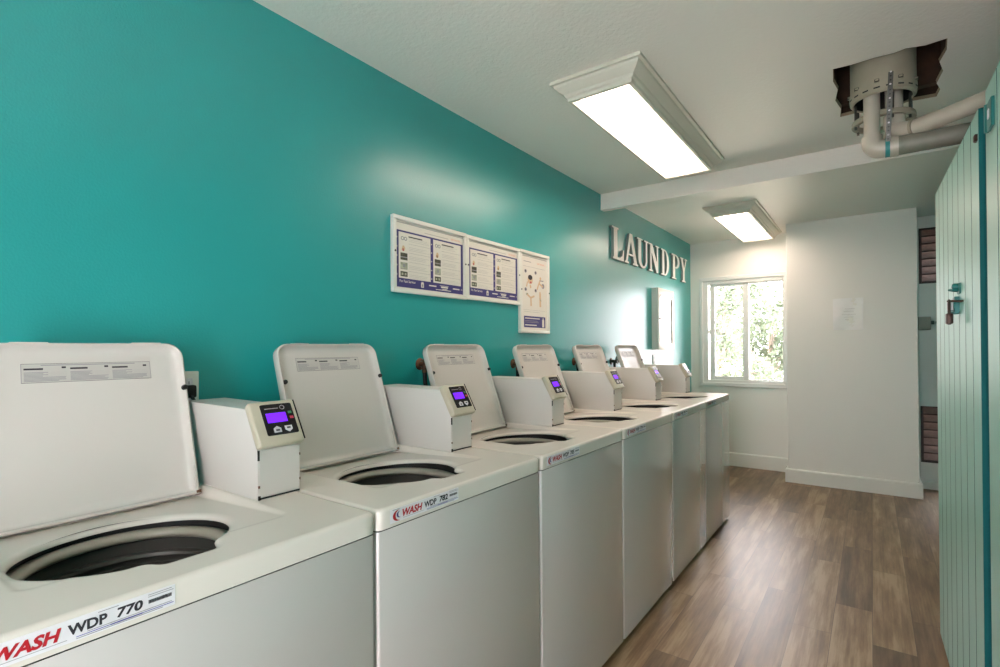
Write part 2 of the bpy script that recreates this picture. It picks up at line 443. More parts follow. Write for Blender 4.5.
# angles: include the four corners finely
def washer_proto(root, off):
    enm = M['enamel']
    # cabinet: wrap-round steel shell
    b = MB(off)
    b.box(X0m+.006, .797, Y0m+.002, Y1m-.002, .028, .8955, enm, .008, 3, lambda c, d: abs(d.z) > .1)
    bmesh.ops.delete(b.bm, geom=[f for f in b.bm.faces if min(v.co.z for v in f.verts) > .89], context='FACES_ONLY')
    b.build('cabinet', root)
    b = MB(off); b.box(.14, .772, .02, .667, .012, .028, M['dark']); b.build('base_frame', root, 0)  # base frame coloured black to carry the shadow under the cabinet
    for fx_, fy in ((.17, .05), (.17, .637), (.74, .05), (.74, .637)):
        b = MB(off); b.lathe([(0, 0), (.022, 0), (.022, .006), (.010, .010), (.010, .02), (0, .02)], (fx_, fy, 0), M['dark'], 16); b.build('foot', root)
    # top panel
    b = MB(off); rows = []
    mt = M['top']
    def pt(i, r, z=None, dz=0):
        x, y = OC[0]+r*math.cos(ANG[i]), OC[1]+r*math.sin(ANG[i])
        return (x, y, (deck_z(x, y) if z is None else z)+dz)
    # rolled edge of the opening
    for dr, dz in ((.003, -.0115), (.0012, -.011), (.0005, -.0085), (.003, -.004), (.008, -.0012), (.014, -.0002)):
        rows.append([pt(i, RO[i]+dr, deck_z(OC[0]+(RO[i]+.014)*math.cos(ANG[i]), OC[1]+(RO[i]+.014)*math.sin(ANG[i]))+dz) for i in range(NA)])
    RI = [outer(a, .008, .010) for a in ANG]
    K = 46
    for k in range(1, K+1):
        t = k/K
        rows.append([pt(i, (RO[i]+.014)*(1-t)+RI[i]*t) for i in range(NA)])
    for ins, dz in ((.004, -.0014), (.0012, -.005), (0, -.010), (0, -.046), (.004, -.046), (.004, -.03)):
        rows.append([pt(i, outer(ANG[i], ins), DECK+dz) for i in range(NA)])
    b.quads(rows, mt, close_v=True)
    b.build('top_panel', root, 50)
    # tub: balance ring and basket
    tub = MB(off)
    c = (OC[0], OC[1], 0)
    tub.lathe([(.178, .890), (.178, .83), (.176, .828), (.176, .50), (.16, .48), (.0, .48)], c, M['basket'], 64)
    tub.lathe([(.178, .855), (.166, .853), (.164, .846), (.178, .842)], c, M['basket'], 64)
    tubo = tub.build('basket', root)
    r = MB(off); prof = []
    for i in range(11):
        a = -PI*.5+PI*1.1*i/10; prof.append((.172-.015*math.cos(a)*1.0, .894+.011*math.sin(a)))
    r.lathe(prof+[(.186, .902)], c, M['ring'], 64); r.build('balance_ring', root)
    g = MB(off); g.lathe([(.188, .895), (.188, .925), (.176, .926)], c, M['dark'], 64); g.build('rim_gap_shade', root)  # black band stands in for the shaded gap under the rim
    # ---------------- lid, open and leaning towards the wall
    A = Vector((.262, 0, .928)); B = Vector((.106, 0, 1.318)); ll = (B-A).length
    e = (B-A).normalized(); nn = Vector((e.z, 0, -e.x))      # nn: towards the aisle
    if nn.x < 0: nn = -nn
    def LP(u, v, d): return A+Vector((0, u-.010+.020*v/ll, 0))+e*v+nn*d       # u along y, v up, d out
    l0, l1 = .156, .566
    def rr(u0, u1, v0, v1, rt, rb, n=7):
        o = []
        for cx, cy, r_, s in ((u1-rt, v1-rt, rt, 0), (u0+rt, v1-rt, rt, PI/2), (u0+rb, v0+rb, rb, PI), (u1-rb, v0+rb, rb, 1.5*PI)):
            for i in range(n): a = s+PI/2*i/(n-1); o.append((cx+r_*math.cos(a), cy+r_*math.sin(a)))
        return o
    b = MB(off); loops = []
    def addloop(ins, d, rt=.042, rb=.014): loops.append([LP(u, v, d) for u, v in rr(l0+ins, l1-ins, ins, ll-ins, max(rt-ins, .004), max(rb-ins, .003))])
    # from the back skin, round the outer edge, over the rim and down to the inner face
    addloop(.012, -.024); addloop(.004, -.021); addloop(0, -.016); addloop(0, .006); addloop(.0015, .009); addloop(.0045, .010); addloop(.007, .008)
    addloop(.009, .002); addloop(.012, -.006); addloop(.019, -.011); addloop(.032, -.0125)
    V = b.quads(loops, M['lidm'], close_v=True); k = b.mi(M['lidm'])
    b.bm.faces.new(V[0]).material_index = k; b.bm.faces.new(V[-1]).material_index = k
    # the two finger notches in the free edge
    lid = b.build('lid', root, 50)
    for ua, ub in ((l0+.05, l0+.125), (l1-.125, l1-.05)):
        b = MB(off); b.prism([(ua, ll-.004), (ub, ll-.004), (ub-.005, ll-.0005), (ua+.005, ll-.0005)], LP, .0085, .0115, M['lidm']); b.build('edge_bead', lid)
    for u in (l0+.010, l1-.009):
        b = MB(off); pc = LP(u+(.008 if u < .3 else .003), ll*.69, -.004 if u < .3 else .004); b.tube([pc, pc+nn*.006, pc+nn*.010, pc+nn*.012], [.0075, .0075, .0055, .001], M['dark'], 14); b.build('rubber_bumper', lid)
    b = MB(off)      # hinge clip at the lower corner
    b.prism([(l1-.010, .012), (l1-.004, .012), (l1-.004, .07), (l1-.008, .075)], LP, .004, .0105, M['labelgrey'])
    b.prism([(l1-.012, .0), (l1+.004, -.002), (l1+.004, .012), (l1-.012, .010)], LP, -.004, .011, M['rust'], bevel=.002, seg=1); b.build('hinge_clip', lid)
    # instruction label: three panels of fine print
    b = MB(off); s0, s1, v0, v1 = .232, .490, ll*.780, ll*.892
    b.prism([(s0, v0), (s1, v0), (s1, v1), (s0, v1)], LP, -.0127, -.0119, M['labelgrey'])
    def fl(u0, u1, va, vb, m, d=-.0117): b.face([LP(u0, va, d), LP(u1, va, d), LP(u1, vb, d), LP(u0, vb, d)], m)
    for q in ((s0, s1, v1-.0008, v1), (s0, s1, v0, v0+.0008)): fl(*q, M['ink'])
    for uu in (s0, s1-.0012): fl(uu, uu+.0012, v0, v1, M['inkgrey'])
    fl(s0+.035, s1-.035, v1-.0052, v1-.0030, M['inkgrey'])
    rnd = random.Random(3)
    for k in range(3):
        u0 = s0+.005+k*(s1-s0-.006)/3; u1 = u0+(s1-s0)/3-.008
        fl(u0, u0+.034, v1-.0155, v1-.0112, M['ink']); fl(u1-.010, u1-.002, v1-.0125, v1-.0080, M['ink'])
        z = v1-.021; j = 0
        while z > v0+.003:
            e_ = u0+(u1-u0)*((.55 if j < 4 else .97)-.2*rnd.random()*(j % 2))
            fl(u0, e_, z-.0016, z, M['inkgrey'])
            if j < 4: fl(e_+.004, u1, z-.0012, z-.0004, M['inkfade'])
            z -= .0030; j += 1
    b.build('instruction_label', lid, 0)
    # ---------------- coin and card box at the rear right
    q0, q1 = .579, .690
    b = MB(off)
    b.prism([(.125, DECK-.002), (.506, DECK-.002), (.506, 1.066), (.453, 1.157), (.125, 1.160)], lambda u, v, d: (u, d, v), q0, q1, M['boxw'], bevel=.0025, seg=2)
    pay = b.build('payment_box', root)
    b = MB(off); b.box(.506, .5075, q0+.004, q1-.003, DECK+.007, 1.062, M['boxw'], .001, 1); b.build('cash_door', pay)
    for q in ((.5045, .5078, q0+.0005, q0+.0045, 1.038, 1.062, M['dark']), (.505, .509, q0+.001, q0+.006, DECK, DECK+.010, M['dark']), (.505, .5085, q0+.001, q0+.005, DECK+.028, DECK+.034, M['rust']),
              (.505, .508, q1-.003, q1-.0004, DECK+.028, DECK+.034, M['rust']), (.505, .508, q1-.003, q1-.0004, 1.035, 1.041, M['rust'])):
        b = MB(off); b.box(*q); b.build('lock_lug', pay, 0)
    b = MB(off); b.box(.5055, .5072, q0+.006, q1-.002, DECK+.001, DECK+.0045, M['dark']); b.build('door_seam', pay, 0)
    b = MB(off); b.prism([(.4705, 1.172), (.5235, 1.079), (.521, 1.077), (.468, 1.171)], lambda u, v, d: (u, d, v), q1+.0025, q1+.0042, M['dark']); b.build('bezel_seam', pay, 0)
    bez = [(.4488, 1.1635), (.5060, 1.0620), (.5270, 1.0735), (.4690, 1.1745)]
    b = MB(off); b.prism(bez, lambda u, v, d: (u, d, v), q0-.004, q1+.003, M['bezel'], bevel=.006, seg=3)
    bz = b.build('bezel', pay)
    oa, ob_ = Vector((.4690, 0, 1.1745)), Vector((.5270, 0, 1.0735)); es_ = (ob_-oa).normalized(); en = Vector((-es_.z, 0, es_.x)); sl = (ob_-oa).length
    if en.x < 0: en = -en
    def HP(u, v, d): return oa+Vector((0, u, 0))+es_*v+en*d       # v down the slope
    h0, h1, va, vb = q0+.021, q1-.008, .011, sl-.024
    b = MB(off); b.prism(rr(h0, h1, va, vb, .004, .004, 4), HP, -.001, .0012, M['black']); b.build('key_panel', pay)
    def hf(b, u0, u1, v0, v1, m, d=.0016): b.face([HP(u0, v0, d), HP(u1, v0, d), HP(u1, v1, d), HP(u0, v1, d)], m)
    w = h1-h0
    b = MB(off); b.prism([(h0+.11*w, va+.024), (h0+.74*w, va+.024), (h0+.74*w, va+.049), (h0+.11*w, va+.049)], HP, .0008, .0018, M['screen']); b.build('display', pay, 0)
    b = MB(off)
    b.prism([(h0+.22*w, vb-.006), (h0+.22*w, vb-.017), (h0+.34*w, vb-.023), (h0+.46*w, vb-.017), (h0+.46*w, vb-.006)], HP, .0008, .0022, M['btn'], bevel=.0006, seg=1)
    hf(b, h0+.28*w, h0+.40*w, vb-.014, vb-.0095, M['ink'], .0026); b.build('up_key', pay, 0)
    b = MB(off)
    b.prism([(h0+.58*w, vb-.021), (h0+.58*w, vb-.011), (h0+.70*w, vb-.004), (h0+.82*w, vb-.011), (h0+.82*w, vb-.021)], HP, .0008, .0022, M['btn'], bevel=.0006, seg=1)
    hf(b, h0+.64*w, h0+.76*w, vb-.0175, vb-.013, M['ink'], .0026); b.build('down_key', pay, 0)
    b = MB(off)
    hf(b, h0+.82*w, h0+.94*w, va+.022, va+.029, M['green']); hf(b, h0+.84*w, h0+.96*w, va+.036, va+.043, M['redmark'])
    hf(b, h0+.12*w, h0+.55*w, va+.0105, va+.0130, M['inkgrey'])
    cc = (h0+.68*w, va+.0105)
    for i in range(14):
        a0, a1 = 2*PI*i/14, 2*PI*(i+1)/14
        b.face([HP(cc[0]+r_*math.cos(a_)*1.1, cc[1]+r_*math.sin(a_), .0016) for r_, a_ in ((.0062, a0), (.0062, a1), (.0042, a1), (.0042, a0))], M['inkgrey'])
    b.build('key_markings', pay, 0)

def front_label(root, off, number, dy=0., ey=0.):
    """adhesive strip on the lip of the top panel"""
    X = .8006
    y0, y1, z0, z1 = .037+dy, .272+dy+ey, .9065, .9375
    w = y1-y0
    b = MB(off); b.box(.7995, X, y0, y1, z0, z1, M['label'], 0)
    lab = b.build('front_label', root, 0)
    F = lambda yy, zz, d: (lambda u, v: (X+d, y0+yy*w+u, z0+zz+v))
    b = MB(off); hgt = z1-z0
    b.text('WASH', F(.158, .0075, .0004), .0175, M['red'], width=.278*w, bold=.055, shear=.25); b.build('red_lettering', lab, 0)
    b = MB(off)
    b.text('WDP', F(.462, .0095, .0004), .0145, M['ink'], width=.182*w, bold=.05)
    if number: b.text(number, F(.690, .0105, .0004), .0145, M['ink'], width=.132*w, bold=.05, shear=.12)
    b.build('dark_lettering', lab, 0)
    b = MB(off)
    def arc(cx, cz, ro, ri, sx, m, d):
        k = 14; P = []
        for i in range(k+1):
            a = math.radians(75)+math.radians(215)*i/k; t = math.sin(PI*i/k)
            rin = ro-(ro-ri)*t
            P.append([(X+d, y0+cx*w+ro*math.cos(a)*sx, z0+cz+ro*math.sin(a)), (X+d, y0+cx*w+rin*math.cos(a)*sx+.0004, z0+cz+rin*math.sin(a))])
        b.quads(P, m)
    arc(.105, .0145, .0125, .0065, 1.35, M['red'], .0004); arc(.120, .0160, .0075, .0035, 1.2, M['navy'], .0005)
    b.build('swirl_emblem', lab, 0)
    b = MB(off)
    rnd = random.Random(5)
    for i in range(26):
        u = .852+.128*i/26; b.face([(X+.0004, y0+(u+a)*w, z0+z) for a, z in ((0, .0150), (.0030+.0012*rnd.random(), .0150), (.0030+.0012*rnd.random(), .0205), (0, .0205))], M['ink'])
    b.build('barcode', lab, 0)
    b = MB(off)
    def ln(u0, u1, z, t, m): b.face([(X+.0003, y0+u0*w, z0+z), (X+.0003, y0+u1*w, z0+z), (X+.0003, y0+u1*w, z0+z+t), (X+.0003, y0+u0*w, z0+z+t)], m)
    ln(.03, .13, .0285, .0012, M['inkgrey']); ln(.60, .70, .0275, .001, M['inkgrey']); ln(.85, .98, .0275, .0010, M['inkgrey']); ln(.85, .99, .0245, .0010, M['inkgrey'])
    ln(.17, .46, .0045, .0008, M['inkgrey']); ln(.55, .98, .0070, .0010, M['inkgrey']); ln(.50, .99, .0045, .0010, M['violetink']); ln(.50, .93, .0020, .0012, M['inkgrey'])
    ln(.66, .82, .0040, .0018, M['violetink'])
    b.build('fine_print', lab, 0)

MACH = [
 ('white top-loading washer nearest the camera, lid cut off by the left edge, label 770', '770'),
 ('white top-loading washer second from the camera, raised lid and label reading 782', '782'),
 ('white top-loading washer third from the camera, under the right half of the notice boards', '785'),
 ('white top-loading washer fourth from the camera, third from the window end of the row', '779'),
 ('white top-loading washer fifth from the camera, next to the last one in the row', '781'),
 ('white top-loading washer farthest from the camera, at the window end of the row', '772'),
]
CX = .45
root0 = None
for i, (lab, num) in enumerate(MACH):
    loc = (CX, Y0+i*P_+.3435, 0); off = (CX, .3435, 0)
    if i == 0:
        root0 = thing('washing_machine', loc, lab, 'washing machine', 'top-loading washers in the row'); washer_proto(root0, off); r = root0
    else:
        r = copy_tree(root0, None, ('front_label',)); r.location = loc; r['label'] = lab
    front_label(r, off, num, *((.003, .010) if i == 0 else (0, 0)))

# ------------------------------------------------------------------ plugs, valves behind the lids
def plate(y0, z0, loc_label, plug):
    t = thing('wall_outlet', (0, y0, z0), loc_label, 'outlet', 'outlets on the teal wall')
    off = (0, y0, z0)
    b = MB(off); b.box(.0, .006, y0-.036, y0+.036, z0-.055, z0+.055, M['trim'], .003, 2); b.build('cover_plate', t)
    for dz in (-.02, .02):
        b = MB(off); b.box(.005, .0085, y0-.017, y0+.017, z0+dz-.014, z0+dz+.014, M['label'], .003, 1)
        for yy in (-.006, .006): b.box(.0084, .009, y0+yy-.001, y0+yy+.001, z0+dz-.004, z0+dz+.005, M['dark'])
        b.build('receptacle', t)
    return t
plate(.697, 1.182, 'white wall outlet with a black plug, just right of the nearest raised lid', True)
plate(4.80, 1.180, 'small white wall outlet directly under the mirrored cabinet', False)
t = thing('power_plug', (.012, .700, 1.175), 'black power plug and cord in the outlet right of the nearest lid', 'plug'); off = (.012, .7, 1.175)
b = MB(off); b.box(.0092, .034, .683, .716, 1.158, 1.196, M['dark'], .006, 2); b.build('plug_body', t)
b = MB(off); b.tube([(.03, .70, 1.165), (.045, .702, 1.15), (.05, .704, 1.10), (.05, .706, 1.02), (.05, .70, .95)], .005, M['hose'], 10); b.build('cord', t)

VAL = [(1.690, 1.243, 'rust', 'rusty round water valve handle left of the third lid from the camera'), (2.445, 1.224, 'rust', 'rusty round water valve handle left of the fourth lid from the camera'),
       (3.19, 1.218, 'rust', 'rusty round water valve handle left of the fifth lid from the camera'), (3.82, 1.205, 'valve', 'dark greenish brass water valve left of the lid nearest the window')]
for vy, vz, mk, lb in VAL:
    t = thing('water_valve', (0, vy, vz), lb, 'valve', 'water valves on the teal wall'); off = (0, vy, vz); m = M[mk]
    b = MB(off); b.cyl((-.01, vy, vz-.012), (.035, vy, vz-.012), .012, m); b.lathe([(0, .0), (.028, .0), (.026, .004), (.014, .008)], (0, vy, vz-.012), m, 24, 'x'); b.cyl((.03, vy, vz-.012), (.03, vy, vz-.05), .011, m); b.build('valve_body', t)
    b = MB(off); b.cyl((.03, vy, vz-.012), (.052, vy, vz), .006, m)
    b.lathe([(0, .050), (.010, .050), (.016, .047), (.026, .047), (.031, .050), (.032, .055), (.029, .060), (.022, .060), (.014, .055), (0, .057)], (0, vy, vz), m, 28, 'x'); b.build('handwheel', t)
    b = MB(off); b.tube([(.03, vy, vz-.048), (.031, vy+.002, vz-.10), (.045, vy+.01, vz-.18), (.06, vy+.03, vz-.30)], .010, M['hose'], 12); b.build('hose', t)

# ------------------------------------------------------------------ notice boards
def board(y0, y1, z0, z1, label, kind, nm='notice_board'):
    loc = (0, (y0+y1)/2, z0); off = loc
    t = thing(nm, loc, label, 'notice board', 'framed notices on the teal wall')
    fw, D = .019, .022
    b = MB(off)
    for q in ((y0, y1, z0, z0+fw), (y0, y1, z1-fw, z1), (y0, y0+fw, z0+fw, z1-fw), (y1-fw, y1, z0+fw, z1-fw)):
        b.box(.0, D, q[0], q[1], q[2], q[3], M['trim'], .003, 2)
    b.build('frame', t)
    b = MB(off)
    for yy in ((y0+fw*.5), (y1-fw*.5)): 
        zc = (z0+z1)/2+.01; b.lathe([(.0045, D-.001), (.0045, D+.0015), (0, D+.002)], (0, yy, zc), M['ink'], 10, 'x')
    b.build('frame_screw', t)
    a0, a1, c0, c1 = y0+fw, y1-fw, z0+fw, z1-fw; W, Hh = a1-a0, c1-c0
    b = MB(off); b.box(.004, .010, a0, a1, c0, c1, M['poster'])
    def R(u0, u1, v0, v1, m, d=0): b.face([(.0103+d, a0+u0*W, c0+v0*Hh), (.0103+d, a0+u1*W, c0+v0*Hh), (.0103+d, a0+u1*W, c0+v1*Hh), (.0103+d, a0+u0*W, c0+v1*Hh)], m)
    T = lambda u, v, d=.0008: (lambda x, yv: (.0103+d, a0+u*W+x, c0+v*Hh+yv))
    rnd = random.Random(int(y0*100))
    if kind == 'how':
        R(0, 1, .965, .985, M['inkfade'])
        b.text('www.', T(.80, .885), .011, M['pinkink'], width=.17*W)
        R(.40, .76, .895, .905, M['inkfade'])
        R(0, 1, .02, .86, M['navy'], .0001)
        for k, (u0, u1) in enumerate(((.045, .485), (.525, .965))):
            R(u0, u1, .155, .835, M['poster'], .0002)
            ys = [.80, .665, .53, .39, .255]
            R(u0+.13, u0+.32, .775, .792, M['ink'], .0004)
            for j, v in enumerate(ys):
                m = M['photo_dark'] if j in (2, 4) else M['photo_mid']
                h = .105 if j != 4 else .075
                if j == 1:
                    b.face([(.0108, a0+(u0+u)*W, c0+(v-.02+q)*Hh) for u, q in ((.035, -.075), (.075, -.085), (.085, -.04), (.07, -.005), (.05, -.01))], M['skin'])
                    R(u0+.05, u0+.065, v-.11, v-.07, M['redmark'] if k == 0 else M['rust'], .0006)
                elif j == 0:
                    for s in (0, .04): 
                        b.face([(.0108, a0+(u0+.05+s+.022*math.cos(2*PI*q/10))*W, c0+(v-.055+.030*math.sin(2*PI*q/10))*Hh) for q in range(10)], M['inkgrey'])
                        b.face([(.0110, a0+(u0+.05+s+.013*math.cos(2*PI*q/10))*W, c0+(v-.055+.018*math.sin(2*PI*q/10))*Hh) for q in range(10)], M['poster'])
                else:
                    R(u0+.022, u0+.115, v-h, v, m, .0004)
                    if j == 3: R(u0+.055, u0+.085, v-.07, v-.02, M['inkgrey'], .0006); R(u0+.03, u0+.11, v-.098, v-.092, M['inkgrey'], .0006)
                    if j == 2: R(u0+.022, u0+.115, v-.07, v-.055, M['inkgrey'], .0006)
                    if j == 4: R(u0+.035, u0+.06, v-.055, v-.02, M['photo_mid'], .0006); R(u0+.075, u0+.10, v-.055, v-.02, M['photo_mid'], .0006)
                for q in range(3): R(u0+.135, u0+.135+.29*(.6+.4*rnd.random()), v-.032-.022*q-.008, v-.032-.022*q-.004, M['inkfade'], .0004)
                if j < 4: R(u0+.13, u0+.43, v-.124, v-.121, M['inkgrey'], .0004)
                R(u0-.030, u0-.018, v-.06, v-.042, M['poster'], .0004)
        b.text('For Fast Service', T(.055, .092), .012, M['poster'], width=.21*W, bold=.01)
        R(.345, .385, .05, .125, M['poster'], .0006); R(.355, .375, .062, .10, M['inkgrey'], .0008); R(.352, .378, .128, .138, M['poster'], .0006)
        for u0, u1, v0, v1 in ((.46, .57, .088, .108), (.64, .75, .085, .11), (.83, .94, .085, .105), (.965, .99, .09, .10), (.56, .80, .045, .056), (.66, .74, .062, .072), (.62, .76, .118, .124)):
            R(u0, u1, v0, v1, M['poster'], .0006)
    else:
        R(0, 1, .965, .98, M['inkfade']); R(.10, .38, .90, .908, M['inkgrey']); R(.08, .92, .838, .841, M['inkgrey'])
        b.text('www.', T(.60, .888), .012, M['pinkink'], width=.33*W)
        def blob(u, v, ru, rv, m, d=.0005, n=12): b.face([(.0103+d, a0+(u+ru*math.cos(2*PI*q/n))*W, c0+(v+rv*math.sin(2*PI*q/n))*Hh) for q in range(n)], m)
        def limb(pts, w_, m, d=.0006):
            for (u0, v0), (u1, v1) in zip(pts, pts[1:]):
                dx, dy = (u1-u0)*W, (v1-v0)*Hh; L = math.hypot(dx, dy) or 1; ox, oy = -dy/L*w_, dx/L*w_
                b.face([(.0103+d, a0+u0*W+ox, c0+v0*Hh+oy), (.0103+d, a0+u1*W+ox, c0+v1*Hh+oy), (.0103+d, a0+u1*W-ox, c0+v1*Hh-oy), (.0103+d, a0+u0*W-ox, c0+v0*Hh-oy)], m)
        for u, v in ((.17, .775), (.55, .775), (.17, .535), (.55, .535)): blob(u, v, .045, .024, M['inkgrey']); blob(u, v, .018, .012, M['ink'], .0008)
        blob(.34, .665, .10, .055, M['skin']); blob(.34, .70, .085, .034, M['ink'], .0007); limb([(.34, .60), (.36, .56)], .008, M['skin']); limb([(.20, .57), (.24, .64)], .006, M['skin']); blob(.36, .635, .03, .014, M['redmark'], .0009)
        limb([(.60, .55), (.68, .64), (.74, .69)], .006, M['skin']); limb([(.68, .64), (.84, .60)], .006, M['skin']); blob(.84, .61, .06, .035, M['inkgrey']); blob(.74, .71, .035, .02, M['skin']); limb([(.70, .68), (.86, .68)], .003, M['inkgrey'])
        limb([(.22, .47), (.36, .43), (.50, .46)], .006, M['skin']); limb([(.36, .43), (.37, .32)], .008, M['skin']); blob(.22, .475, .045, .016, M['photo_mid'])
        limb([(.72, .50), (.73, .32)], .010, M['skin']); limb([(.69, .44), (.77, .40)], .004, M['photo_mid']); blob(.72, .51, .03, .017, M['skin'])
        R(.08, .92, .265, .268, M['inkfade']); R(.10, .7, .24, .244, M['inkfade'])
        R(.10, .93, .035, .185, M['navy'], .0002)
        R(.14, .70, .150, .162, M['poster'], .0006); R(.14, .62, .120, .126, M['inkgrey'], .0006); R(.14, .66, .100, .106, M['inkgrey'], .0006); R(.14, .58, .060, .073, M['poster'], .0006)
        R(.80, .88, .045, .145, M['poster'], .0006); R(.82, .86, .145, .168, M['poster'], .0006)
    b.build('poster', t, 0)
board(1.514, 2.006, 1.548, 1.884, 'left framed wash instruction board, blue and white with two columns', 'how')
board(2.008, 2.496, 1.552, 1.881, 'middle framed wash instruction board, blue and white with two columns', 'how')
board(2.498, 2.832, 1.391, 1.884, 'tall narrow framed notice with small figures, right of the two wide boards', 'safety')

# ------------------------------------------------------------------ wall letters
def arc_pts(cx, cy, rx, ry, a0, a1, n=14): return [(cx+rx*math.cos(math.radians(a0+(a1-a0)*i/n)), cy+ry*math.sin(math.radians(a0+(a1-a0)*i/n))) for i in range(n+1)]
def strip(o, i): return [o[k:k+2]+i[k:k+2][::-1] for k in range(len(o)-1)]
S = .055
G = {}
G['L'] = [[(.08, S), (.08+.0, 0), (.98, 0), (1, .36), (.93, .36), (.84, .16), (.66, S+.03), (.44, S+.03), (.44, 1-S), (.54, 1-S), (.54, 1), (0, 1), (0, 1-S), (.14, 1-S), (.14, S)]]
G['A'] = [[(.36, 1), (.56, 1), (.92, S), (1, S), (1, 0), (.60, 0), (.60, S), (.68, S), (.46, .74), (.20, S), (.30, S), (.30, 0), (0, 0), (0, S), (.08, S)], [(.27, .27), (.62, .27), (.60, .33), (.29, .33)]]
uo = [(.10, 1-S)]+arc_pts(.48, .30, .38, .30, 180, 360)+[(.86, 1-S)]
ui = [(.34, 1-S)]+arc_pts(.53, .30, .19, .225, 180, 360)+[(.72, 1-S)]
G['U'] = strip(uo, ui)+[[(0, 1-S), (.46, 1-S), (.46, 1), (0, 1)], [(.60, 1-S), (.98, 1-S), (.98, 1), (.60, 1)]]
G['N'] = [[(.0, 1), (.30, 1), (.74, .40), (.74, 1-S), (.62, 1-S), (.62, 1), (1, 1), (1, 1-S), (.88, 1-S), (.88, 0), (.70, 0), (.24, .68), (.24, S), (.36, S), (.36, 0), (0, 0), (0, S), (.11, S), (.11, 1-S), (0, 1-S)]]
do = [(.10, 1)]+arc_pts(.42, .5, .56, .5, 90, -90)+[(.10, 0)]
di = [(.36, 1-S)]+arc_pts(.42, .5, .28, .5-S, 90, -90)+[(.36, S)]
G['D'] = strip(do, di)+[[(.12, 0), (.38, 0), (.38, 1), (.12, 1)], [(0, 0), (.2, 0), (.2, S), (0, S)], [(0, 1-S), (.2, 1-S), (.2, 1), (0, 1)]]
po = [(.14, 1)]+arc_pts(.46, .72, .54, .28, 90, -90)+[(.38, .44)]
pi_ = [(.38, 1-S)]+arc_pts(.46, .72, .26, .225, 90, -90)+[(.38, .495)]
G['P'] = strip(po, pi_)+[[(.14, 0), (.40, 0), (.40, 1), (.14, 1)], [(0, 0), (.56, 0), (.56, S), (0, S)], [(0, 1-S), (.2, 1-S), (.2, 1), (0, 1)]]
G['Y'] = [[(0, 1), (.46, 1), (.46, 1-S), (.36, 1-S), (.56, .58), (.74, 1-S), (.64, 1-S), (.64, 1), (1, 1), (1, 1-S), (.88, 1-S), (.62, .46), (.62, S), (.76, S), (.76, 0), (.24, 0), (.24, S), (.38, S), (.38, .46), (.10, 1-S), (0, 1-S)]]
words_ = {'L': 'white wooden wall letter L, leftmost of the laundry sign', 'A': 'white wooden wall letter A after the L on the teal wall', 'U': 'white wooden wall letter U between the A and the N',
          'N': 'white wooden wall letter N between the U and the D', 'D': 'white wooden wall letter D after the N on the teal wall', 'P': 'white wooden wall letter shaped like a P, before the Y', 'Y': 'white wooden wall letter Y, rightmost of the laundry sign near the corner'}
for ch, ya, yb in (('L', 3.803, 4.045), ('A', 4.058, 4.362), ('U', 4.338, 4.630), ('N', 4.637, 4.920), ('D', 4.972, 5.218), ('P', 5.302, 5.566), ('Y', 5.588, 5.842)):
    za, zb = 2.012, 2.27
    b = MB((0, (ya+yb)/2, za))
    for k, poly in enumerate(G[ch]):
        b.prism(poly, lambda u, v, d: (d, ya+u*(yb-ya), za+v*(zb-za)), .0, .024+.0003*(k % 3), M['letter'], M['letteredge'])
    o = b.build('wall_letter', None, 0); o.location = (0, (ya+yb)/2, za)
    tag(o, words_[ch], 'letter', 'letters of the laundry sign')

# ------------------------------------------------------------------ mirrored wall cabinet
cy0, cy1, cz0, cz1, cd = 4.755, 5.225, 1.278, 1.862, .066
loc = (0, (cy0+cy1)/2, cz0)
t = thing('wall_cabinet', loc, 'small white mirrored wall cabinet on the teal wall below the sign', 'cabinet')
b = MB(loc); b.box(0, cd-.016, cy0, cy1, cz0, cz1, M['trim'], .003, 1); b.build('cabinet_body', t)
b = MB(loc); fw = .062
for q in ((cy0, cy1, cz0, cz0+fw), (cy0, cy1, cz1-fw, cz1), (cy0, cy0+fw, cz0+fw, cz1-fw), (cy1-fw, cy1, cz0+fw, cz1-fw)): b.box(cd-.015, cd, q[0], q[1], q[2], q[3], M['trim'], .003, 2)
b.prism([(cy0+fw, cz1-fw), (cy1-fw, cz1-fw)]+arc_pts((cy0+cy1)/2, cz1-fw-.03, (cy1-cy0)/2-fw, .022, 0, 180, 12), lambda u, v, d: (d, u, v), cd-.015, cd-.001, M['trim'])
d = b.build('cabinet_door', t)
b = MB(loc); b.box(cd-.014, cd-.009, cy0+fw, cy1-fw, cz0+fw, cz1-fw, M['mirror']); b.build('mirror', d, 0)
b = MB(loc); b.lathe([(.006, cd), (.006, cd+.008), (.009, cd+.014), (.006, cd+.02), (0, cd+.021)], (0, cy0+.03, (cz0+cz1)/2), M['steel'], 16, 'x'); b.build('knob', d)

# ------------------------------------------------------------------ ceiling lights
def fixture(x0, x1, y0, y1, label, dm):
    loc = ((x0+x1)/2, (y0+y1)/2, H); t = thing('ceiling_light', loc, label, 'ceiling light', 'fluorescent ceiling lights')
    b = MB(loc)
    prof = [(0, H), (0, H-.014), (.012, H-.016), (.016, H-.026), (.030, H-.040), (.046, H-.050), (.050, H-.060), (.058, H-.066), (.060, H-.080), (.074, H-.082), (.076, H-.074)]
    def ring_(i, z): return [(x0+i, y0+i, z), (x1-i, y0+i, z), (x1-i, y1-i, z), (x0+i, y1-i, z)]
    b.quads([ring_(i, z) for i, z in prof], M['fix'], close_v=True); b.build('frame', t, 20)
    b = MB(loc); V = b.quads([ring_(.0755, H-.076), ring_(.098, H-.060)], M['diffuser_edge'], close_v=True); b.bm.faces.new(V[-1]).material_index = b.mi(M[dm])
    b.build('diffuser', t, 20)
fixture(.530, .945, 1.975, 3.41, 'long lit ceiling light in front of the beam, nearest the camera', 'diffuser')
